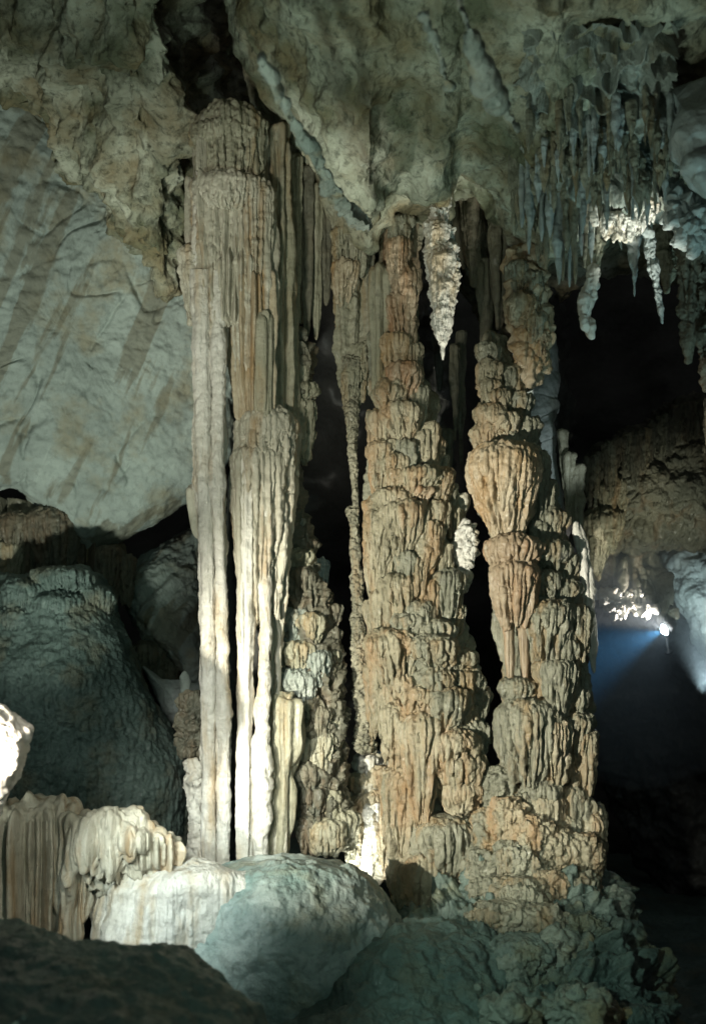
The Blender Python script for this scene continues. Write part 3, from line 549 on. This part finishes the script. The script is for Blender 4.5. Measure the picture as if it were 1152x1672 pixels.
# right column's back-lit edge, its brightness put into a white strip
o = column('drapery', [(850, 934, 946), (880, 938, 956), (920, 944, 963), (980, 952, 971), (1060, 958, 974), (1100, 966, 972)], 9.2, M['white'], D=[('fl', .02, 14, .5), ('n', .03, 6)], seed=600, ends=(6, 10))
tag(o, 'thin drapery edge painted white for the back light along the right column', 'flowstone')
for i, (x, a_, b_, w) in enumerate([(926, 740, 850, 22), (940, 760, 900, 24), (918, 700, 800, 16)]):
    o = column('stalactite', [(a_, x - w * .5, x + w * .5), ((a_ + b_) / 2, x - w * .35, x + w * .45), (b_, x - 1, x + 4)], 10.2, M['olive'], D=[('fl', .04, 12, .4), ('n', .04, 5)], seed=605 + i, ends=(6, 3))
    tag(o, ['middle', 'rightmost', 'leftmost'][i] + ' of three dark ribbed stalactites in the gap right of the right column', 'stalactite', 'dark stalactites right of the right column')

# ================================================================== UPPER RIGHT: fluted curtain and bright tips
c_ = thing('drapery_curtain', 'broad fluted curtain of teal grey draperies hanging from the ceiling at upper right', 'flowstone', w1(900, 430, 8.3))
rnd = random.Random(5)
for i in range(26):
    x = 838 + i * 5.4 + rnd.uniform(-3, 3); a_ = 200 + rnd.uniform(-40, 30); b_ = 370 + 80 * (1 - abs(i - 16) / 16) + rnd.uniform(-40, 30); w = rnd.uniform(9, 16)
    column('drapery', [(a_, x - w * .4, x + w * .4), ((a_ + b_) / 2 - 20, x - w * .5, x + w * .5), (b_ - 20, x - w * .3, x + w * .3), (b_, x - 1, x + 1)], 8.0 + rnd.uniform(-.12, .2), [G, V, M['blue']][i % 3], c_, [('n', .03, 4), ('fl', .03, 14, .8), ('b', .03, 7)], 620 + i, ends=(10, 3), nu=60, nv=160)
c_ = thing('drapery_curtain', 'shaggy blue grey mass of drips hanging from the ceiling at the upper right', 'flowstone', w1(1030, 330, 7.6))
rr = [(70, 900, 1090), (150, 880, 1100), (230, 850, 1098), (300, 880, 1100), (345, 930, 1104)]
hang('mass', [(850, 40, 200), (880, 40, 280), (930, 40, 330), (990, 40, 345), (1040, 40, 340), (1080, 40, 320), (1104, 40, 290)], 6.9, 7.9, M['grey'], c_, [('fl', .16, 7, 1.0), ('b', .16, 3.5), ('n', .05, 8)], 650, back=.6, rise=0)
for i in range(68):
    x = 862 + i * 3.5 + rnd.uniform(-4, 4); a_ = rnd.uniform(130, 290); b_ = a_ + rnd.uniform(50, 110); w = rnd.uniform(8, 16); Yq = 6.9 + (a_ - 40) / 300 * 1.0 - .15
    column('drip', [(a_, x - w * .5, x + w * .5), ((a_ + b_) / 2, x - w * .45, x + w * .45), (b_, x - 1, x + 1)], Yq + .15, [G, M['blue'], V][i % 3], c_, [('n', .04, 5), ('b', .05, 8), ('fl', .02, 16, 1)], 655 + i, ends=(12, 3), nu=50, nv=70)
c_ = thing('drip_fringe', 'dazzling white scalloped fringe at the lower edge of the shaggy mass', 'flowstone', w1(1030, 390, 8.0))
for i, (x, y, w, h) in enumerate([(972, 335, 24, 36), (988, 350, 24, 40), (1006, 345, 30, 52), (1024, 352, 30, 44), (1042, 335, 34, 50), (1060, 325, 30, 40)]):
    cap(c_, x, y, w, h, 8.0, M['white'], 700 + i, amp=.35, taper=.5, n=1.3, name='drapery', lo=.5)
SR = [('bright bent white stalactite with a forked foot hanging in the dark at right', [(430, 962, 976), (465, 955, 974), (490, 944, 966), (515, 944, 960), (535, 952, 970), (555, 962, 968)], 'white', 8.6),
      ('olive upper stem hanging above the bright bent stalactite', [(390, 955, 985), (420, 955, 982), (455, 960, 976)], 'olive', 8.7),
      ('short thin teal stalactite with a knobbed top, hanging in the dark hollow', [(385, 1024, 1044), (430, 1026, 1042), (445, 1030, 1040), (485, 1034, 1036)], 'blue', 8.7),
      ('long tapering blue grey stalactite right of the dark hollow', [(370, 1046, 1066), (430, 1058, 1074), (480, 1066, 1080), (530, 1079, 1083)], 'blue', 8.4),
      ('stout brown stalactite at the right, hanging beside the picture edge', [(350, 1100, 1128), (450, 1110, 1138), (540, 1114, 1134), (595, 1118, 1128)], 'brown', 8.6),
      ('brown fluted stalactite cut by the right edge of the picture', [(330, 1130, 1180), (450, 1136, 1180), (560, 1140, 1175), (640, 1150, 1165)], 'brown', 8.8),
      ('short shaggy brown stalactite between the long blue one and the stout one', [(340, 1066, 1100), (400, 1070, 1104), (450, 1078, 1098), (480, 1084, 1092)], 'olive', 9.0)]
for i, (lb, rows, m, Y) in enumerate(SR):
    o = column('stalactite', rows, Y, M[m], D=[('fl', .035, 13, .8), ('b', .06, 6), ('n', .02, 12)], seed=720 + i, ends=(8, 5), nu=130); tag(o, lb, 'stalactite')
o = rock('rock_slab', [(1095, 150), (1152, 130), (1260, 160), (1260, 330), (1152, 325), (1120, 310), (1098, 260)], 7.3, .4, M['blue'], D=[('fold', .06, 3, .5, .2), ('n', .04, 3)], seed=740)
tag(o, 'smooth pale blue rock face at the right edge below the ceiling', 'rock')
o = rock('crusted_rock', [(1085, 290), (1110, 300), (1150, 330), (1200, 340), (1200, 400), (1140, 400), (1130, 420), (1112, 400), (1086, 350)], 7.9, .2, M['blue'], D=[('b', .12, 5), ('pop', .03, 14)], seed=741)
tag(o, 'crusted blue grey knobs of rock under the smooth blue face', 'rock')
# ribs running down the ceiling
for i, (pts, Y0_, Y1_, rw) in enumerate([([(690, 20), (712, 80), (735, 145)], 5.3, 6.2, 9), ([(745, -10), (770, 60), (790, 130), (805, 185)], 5.2, 6.5, 9), ([(790, 120), (830, 190), (848, 215)], 6.0, 6.7, 8), ([(425, 90), (455, 160), (505, 240), (540, 310), (572, 348), (600, 372)], 5.6, 8.1, -16)]):
    pts = np.array(pts, float); t = np.linspace(0, 1, 90); s = np.linspace(0, 1, len(pts))
    X = np.interp(t, s, pts[:, 0]); Z = np.interp(t, s, pts[:, 1]); Yv = Y0_ + (Y1_ - Y0_) * t - .18
    th = np.linspace(0, 2 * np.pi, 40, endpoint=False); r_ = ((rw * (1 - .75 * t) if rw > 0 else 7 + 14 * t * np.sqrt(np.clip((1 - t) * 8, 0, 1))) * np.sqrt(np.clip(t * 12, 0, 1)))[:, None]
    P = W(X[:, None] + r_ * np.cos(th), Z[:, None] + 0 * th, Yv[:, None] - r_ * np.sin(th) / 1672 * 6)
    P = push(P, [('n', .08, 2.6), ('n', .03, 8), ('b', .03, 5)], 750 + i, True)
    tag(grid_mesh('stalactite', P, M['grey'], None, True), ['leftmost pale rib running down the ceiling above the bright stalactite', 'longest pale rib running down the ceiling, middle of three', 'short pale rib on the ceiling at the shaggy mass', 'diagonal whitish rib along the left rim of the hanging ceiling, ending in a lump'][i], 'stalactite')

# ================================================================== RIGHT MIDDLE: ledge, hollow, lamp
c_ = thing('rock_ledge', 'broad brown overhanging ledge with a fringe of drips along its upper rim', 'rock', w1(1060, 900, 12.2))
rock('ledge', [(952, 800), (965, 745), (1000, 715), (1060, 690), (1110, 655), (1180, 640), (1300, 640), (1300, 900), (1150, 890), (1080, 890), (1040, 905), (1000, 890), (975, 920), (958, 900)], 12.4, .9, M['brown'], c_, [('fold', .10, 3, .6, .1), ('b', .10, 3), ('n', .04, 8)], 760, tilt=(-.1, .1), flat=.55, centre=(1090, 780))
for i in range(22):
    x = 962 + i * 9.2; y = np.interp(x, [960, 1000, 1060, 1110, 1160], [745, 715, 690, 660, 645]); h = rnd.uniform(50, 95); w = rnd.uniform(12, 20)
    cap(c_, x, y + rnd.uniform(0, 8), w * 1.3, h, 11.55 - .1 * (x - 960) / 100, [M['brown'], V, M['brown']][i % 3], 770 + i, amp=.5, taper=.4, n=1.2, name='stalactite', lo=.4)
for i, (x, y, w, h, m) in enumerate([(985, 830, 70, 80, O), (1000, 780, 60, 70, O), (975, 870, 44, 60, O), (970, 900, 30, 50, O)]):
    cap(c_, x, y, w, h, 11.7, m, 800 + i, amp=.3, taper=.6, name='flowstone_tier', n=1.4)
o = rock('rock_slab', [(1058, 905), (1100, 890), (1160, 885), (1280, 880), (1280, 1120), (1175, 1090), (1150, 1060), (1125, 1010), (1095, 960), (1070, 935)], 13.0, .5, M['blue'], D=[('b', .12, 1.6), ('n', .05, 4)], seed=810, tilt=(-.3, 0), flat=.5)
tag(o, 'pale blue green rock face at the right edge under the brown ledge', 'rock')
c_ = thing('rock_overhang', 'dark fluted overhang with lamplight painted white on its lower edge above the floodlight', 'rock', w1(1020, 990, 12.6))
rock('overhang', [(962, 925), (985, 905), (1030, 895), (1062, 915), (1090, 960), (1110, 1010), (1080, 990), (1050, 1000), (1020, 990), (985, 985), (965, 975)], 12.6, .35, M['brown'], c_, [('fl', .12, 6, 1), ('b', .10, 4)], 820, flat=.6)
rock('lit_edge', [(966, 966), (990, 962), (1010, 975), (1035, 962), (1048, 978), (1072, 996), (1060, 1006), (1030, 1000), (1000, 1008), (985, 990)], 12.22, .14, M['white'], c_, [('b', .12, 7), ('n', .04, 12)], 821, flat=.8)  # lamplit part of the brown overhang, brightness put in as white stone
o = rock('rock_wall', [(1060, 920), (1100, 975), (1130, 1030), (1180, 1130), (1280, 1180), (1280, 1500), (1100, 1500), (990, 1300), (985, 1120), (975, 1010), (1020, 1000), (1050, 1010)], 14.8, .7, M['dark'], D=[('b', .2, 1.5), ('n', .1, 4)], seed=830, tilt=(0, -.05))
tag(o, 'dark rock wall falling into shadow behind the small floodlight', 'rock')

# unseen light blocker added behind the right column, stops the floodlight beam going left
blocker_rows = [(200, 830, 900), (700, 830, 925), (1100, 840, 940), (1500, 830, 945), (1640, 820, 950)]
tag(column('cave_wall', blocker_rows, 12.9, M['dark'], D=[('b', .2, 1.5), ('n', .08, 4)], seed=845, nu=200, nv=300, deep=4.0), kind='structure')
blocker_rows = [(200, 650, 735), (700, 650, 730), (1100, 640, 740), (1500, 640, 745), (1640, 640, 750)]
tag(column('cave_wall', blocker_rows, 11.2, M['dark'], D=[('b', .2, 1.5), ('n', .08, 4)], seed=846, nu=120, nv=260), kind='structure')  # second unseen blocker, added to keep the key light off the back wall
# the floodlight
LP = w1(1085, 1028, 12.3)
lf = thing('floodlight', 'small lit floodlight shining down a blue beam in the dark at right', 'lamp', LP)
def plain(name, col, rough=.5, metal=0.0, emit=None, es=0):
    m = bpy.data.materials.new(name); m.use_nodes = True; b = m.node_tree.nodes['Principled BSDF']; N = m.node_tree.nodes
    t = N.new('ShaderNodeTexNoise'); t.inputs['Scale'].default_value = 30; mx = N.new('ShaderNodeMix'); mx.data_type = 'RGBA'
    m.node_tree.links.new(t.outputs['Fac'], mx.inputs[0]); mx.inputs[6].default_value = (*col, 1); mx.inputs[7].default_value = (*[c * .7 for c in col], 1)
    m.node_tree.links.new(mx.outputs[2], b.inputs['Base Color']); b.inputs['Roughness'].default_value = rough; b.inputs['Metallic'].default_value = metal
    if emit: b.inputs['Emission Color'].default_value = (*emit, 1); b.inputs['Emission Strength'].default_value = es
    return m
aim = Vector(w1(960, 1090, 12.0)) - Vector(LP); aim.normalize()
def lathe(name, prof, mat, parent, direction, nu=36):
    ax_ = Vector(direction).normalized(); u = ax_.orthogonal().normalized(); v = ax_.cross(u)
    th = np.linspace(0, 2 * np.pi, nu, endpoint=False); P = np.empty((len(prof), nu, 3)); b = np.array(parent['_w'])
    for i, (a_, r_) in enumerate(prof): P[i] = b + np.array(ax_) * a_ + r_ * (np.cos(th)[:, None] * np.array(u) + np.sin(th)[:, None] * np.array(v))
    return grid_mesh(name, P, mat, parent, True)
lathe('housing', [(-.16, .001), (-.16, .035), (-.12, .05), (-.02, .075), (.0, .085), (.02, .088), (.02, .076), (.0, .07)], plain('lamp_housing_black', (.03, .03, .03), .4, .6), lf, aim)
lathe('lens', [(-.01, .068), (.01, .066), (.03, .045), (.036, .001)], plain('lamp_lens_lit', (.9, .95, 1), .2, 0, (.75, .93, 1.0), 60), lf, aim)
lathe('bracket', [(-.05, .001), (-.05, .012), (.28, .012), (.28, .05), (.30, .05), (.30, .001)], bpy.data.materials['lamp_housing_black'], lf, (.25, .3, -1), 16)
sp = spot('floodlight_beam', tuple(np.array(LP) + np.array(aim) * .06), w1(960, 1075, 12.0), 105, (.14, .52, .95), 60, 1.0, .02)
spot('floodlight_spill', tuple(np.array(LP) + np.array([.0, -.3, -.02])), w1(1010, 985, 12.2), 150, (1, .95, .88), 60, .7, .03)
# mist in the beam
me = bpy.data.meshes.new('mist'); vm = bpy.data.materials.new('mist'); vm.use_nodes = True; n_ = vm.node_tree.nodes
for x in list(n_):
    if x.type == 'BSDF_PRINCIPLED': n_.remove(x)
pv = n_.new('ShaderNodeVolumePrincipled'); pv.inputs['Color'].default_value = (.8, .9, 1, 1); pv.inputs['Density'].default_value = .16
vm.node_tree.links.new(pv.outputs[0], n_['Material Output'].inputs['Volume'])
o = rock('mist', [(900, 900), (1000, 880), (1120, 880), (1230, 950), (1240, 1100), (1180, 1250), (1040, 1300), (920, 1250), (870, 1080)], 12.0, 1.0, vm, seed=840, n=60)
tag(o, kind='stuff')

# ================================================================== LOWER LEFT
c_ = thing('drapery_curtain', 'pale fluted drapery with deep dark folds at the left edge of the picture', 'flowstone', w1(60, 1540, 7.8))
rA = [(1300, 60, 128), (1318, 5, 124), (1345, -60, 118), (1420, -70, 112), (1500, -70, 108), (1570, -70, 104)]
column('curtain', rA, 8.1, M['cream'], c_, [('fl', .15, 8, .10), ('fl', .05, 17, .2), ('n', .01, 8)], 850, deep=.5, ends=(22, 4), nu=560, fade=70)
c_ = thing('drapery_curtain', 'arched pale fluted drapery whose folds sweep down to a point', 'flowstone', w1(180, 1560, 7.7))
rB = [(1316, 150, 205), (1340, 105, 240), (1372, 95, 266), (1400, 92, 250), (1440, 90, 160), (1500, 96, 136), (1560, 108, 126)]
column('curtain', rB, 7.9, M['cream'], c_, [('fl', .14, 8, .12), ('fl', .05, 17, .25), ('n', .01, 8)], 851, deep=.55, ends=(24, 4), nu=560, fade=130)
column('lobe', [(1345, 180, 240), (1365, 170, 280), (1385, 165, 300), (1410, 158, 296), (1440, 155, 230), (1460, 155, 190)], 7.95, M['cream'], c_, [('fl', .045, 18, .4), ('n', .04, 3), ('n', .01, 12)], 852, deep=.5, ends=(18, 14), nu=360, fade=40)
o = column('flowstone_sheet', [(1398, 285, 330), (1412, 240, 380), (1432, 180, 420), (1460, 150, 430), (1500, 147, 430), (1540, 152, 430), (1600, 156, 430)], 8.05, M['white'], D=[('fl', .03, 5, .25), ('n', .09, 1.4), ('fl', .01, 16, .3), ('n', .015, 8)], seed=855, deep=.55, ends=(40, 4), nu=560, fade=110)
tag(o, 'brilliant white flowstone sheet spreading left from the foot of the tall column', 'flowstone')
# glaring pinkish rock at the left edge
o = rock('rock', [(-80, 1140), (-10, 1154), (20, 1166), (50, 1190), (46, 1215), (36, 1245), (14, 1290), (2, 1325), (-20, 1350), (-80, 1350)], 6.6, .35, stone('pale_pink_calcite', (.70, .62, .56), (.6, .52, .46), (.3, .2, .15), .2, .35, 7, .6, streak=False, dark=.08), D=[('n', .05, 3), ('b', .03, 7)], seed=860, flat=.5)
tag(o, 'glaring pinkish white rock cut off by the left edge', 'rock')
# the domed base
o = column('flowstone_dome', [(1397, 400, 520), (1412, 352, 575), (1440, 312, 612), (1490, 278, 645), (1560, 250, 665), (1640, 240, 672), (1900, 240, 680)],
         8.45, stone('dome_calcite', (.42, .47, .44), (.20, .28, .26), (.30, .27, .16), .3, .6, 8, .5, streak=False, dark=.3), D=[('n', .05, 1.6), ('b', .035, 3.5), ('n', .015, 9)], seed=870, deep=.95, ends=(26, 0), nv=420, nu=640)
tag(o, 'wide rounded stone dome under the tall column, white at left fading to teal', 'flowstone')
o = rock('foreground_boulder', [(-200, 1495), (-60, 1505), (0, 1510), (60, 1520), (130, 1538), (200, 1550), (265, 1540), (310, 1552), (360, 1592), (400, 1630), (440, 1680), (470, 1760), (300, 1900), (-200, 1900)],
         5.2, .8, M['teal'], D=[('n', .05, 2), ('n', .03, 7), ('pop', .012, 20)], seed=880, tilt=(0, -.35), flat=.7, centre=(120, 1720))
tag(o, 'dim smooth teal boulder filling the bottom left foreground', 'rock')
o = rock('rock', [(400, 1800), (470, 1690), (540, 1610), (600, 1545), (655, 1505), (720, 1500), (790, 1530), (840, 1600), (860, 1700), (860, 1850), (600, 1900)], 7.45, .55, M['teal'], D=[('n', .10, 1.3), ('b', .08, 2.5), ('n', .03, 8)], seed=885, tilt=(.05, -.4), centre=(650, 1690))
tag(o, 'low dark teal rock between the domed base and the rubble', 'rock')

# ================================================================== RUBBLE UNDER THE RIGHT COLUMN
def rb(cx, cy, w, h, seed):
    rd = random.Random(seed); n = 11
    return [(cx + w / 2 * math.cos(2 * math.pi * i / n) * rd.uniform(.85, 1.15), cy + h / 2 * math.sin(2 * math.pi * i / n) * rd.uniform(.85, 1.15)) for i in range(n)]
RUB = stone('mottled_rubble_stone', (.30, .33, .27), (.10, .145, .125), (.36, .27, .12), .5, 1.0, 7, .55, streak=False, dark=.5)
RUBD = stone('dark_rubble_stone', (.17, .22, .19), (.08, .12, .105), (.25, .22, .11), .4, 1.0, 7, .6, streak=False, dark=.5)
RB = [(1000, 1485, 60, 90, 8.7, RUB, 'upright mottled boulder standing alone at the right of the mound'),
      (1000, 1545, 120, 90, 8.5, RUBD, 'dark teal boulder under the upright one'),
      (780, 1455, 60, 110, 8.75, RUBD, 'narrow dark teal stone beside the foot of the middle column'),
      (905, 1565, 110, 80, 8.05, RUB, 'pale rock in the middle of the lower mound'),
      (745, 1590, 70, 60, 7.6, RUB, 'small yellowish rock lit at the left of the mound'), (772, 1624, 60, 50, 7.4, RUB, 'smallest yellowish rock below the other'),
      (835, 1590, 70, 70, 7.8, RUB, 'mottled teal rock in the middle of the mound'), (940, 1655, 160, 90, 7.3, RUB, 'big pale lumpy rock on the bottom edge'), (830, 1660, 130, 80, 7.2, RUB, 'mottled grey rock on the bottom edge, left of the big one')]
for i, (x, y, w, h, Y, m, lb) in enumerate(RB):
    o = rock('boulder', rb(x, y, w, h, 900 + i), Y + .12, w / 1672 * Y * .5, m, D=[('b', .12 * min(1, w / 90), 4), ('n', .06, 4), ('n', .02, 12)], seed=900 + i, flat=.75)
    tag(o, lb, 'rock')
c_ = thing('flowstone_mound', 'lumpy mound of fused flowstone lobes spreading under the right column into teal shadow', 'flowstone', w1(860, 1672, 8.2))
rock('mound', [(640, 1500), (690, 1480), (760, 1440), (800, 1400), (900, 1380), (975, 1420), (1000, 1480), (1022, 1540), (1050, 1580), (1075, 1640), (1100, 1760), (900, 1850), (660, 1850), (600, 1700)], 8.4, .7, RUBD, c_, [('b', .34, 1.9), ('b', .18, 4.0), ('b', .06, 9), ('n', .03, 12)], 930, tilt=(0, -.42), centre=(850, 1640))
LB = [(812, 1250, 66, 110, 9.25, V), (804, 1320, 84, 130, 9.15, G), (798, 1385, 96, 110, 9.0, V), (830, 1300, 70, 110, 9.05, O), (868, 1330, 80, 150, 8.95, C_), (905, 1350, 80, 120, 9.0, O), (950, 1360, 70, 150, 9.0, C_), (842, 1370, 90, 90, 8.9, G), (892, 1420, 90, 90, 8.8, O), (940, 1420, 80, 100, 8.85, G),
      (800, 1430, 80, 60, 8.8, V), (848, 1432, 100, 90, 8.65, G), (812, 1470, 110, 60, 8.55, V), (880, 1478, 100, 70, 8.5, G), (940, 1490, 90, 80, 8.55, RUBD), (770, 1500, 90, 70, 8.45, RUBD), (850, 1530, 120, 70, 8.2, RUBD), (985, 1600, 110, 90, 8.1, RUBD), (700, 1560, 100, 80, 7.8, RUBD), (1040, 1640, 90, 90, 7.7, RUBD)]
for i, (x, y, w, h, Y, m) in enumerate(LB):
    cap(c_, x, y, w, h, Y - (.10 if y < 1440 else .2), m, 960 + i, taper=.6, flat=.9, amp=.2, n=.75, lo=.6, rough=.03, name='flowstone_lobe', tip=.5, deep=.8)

for o in bpy.data.objects:
    if '_w' in o: del o['_w']
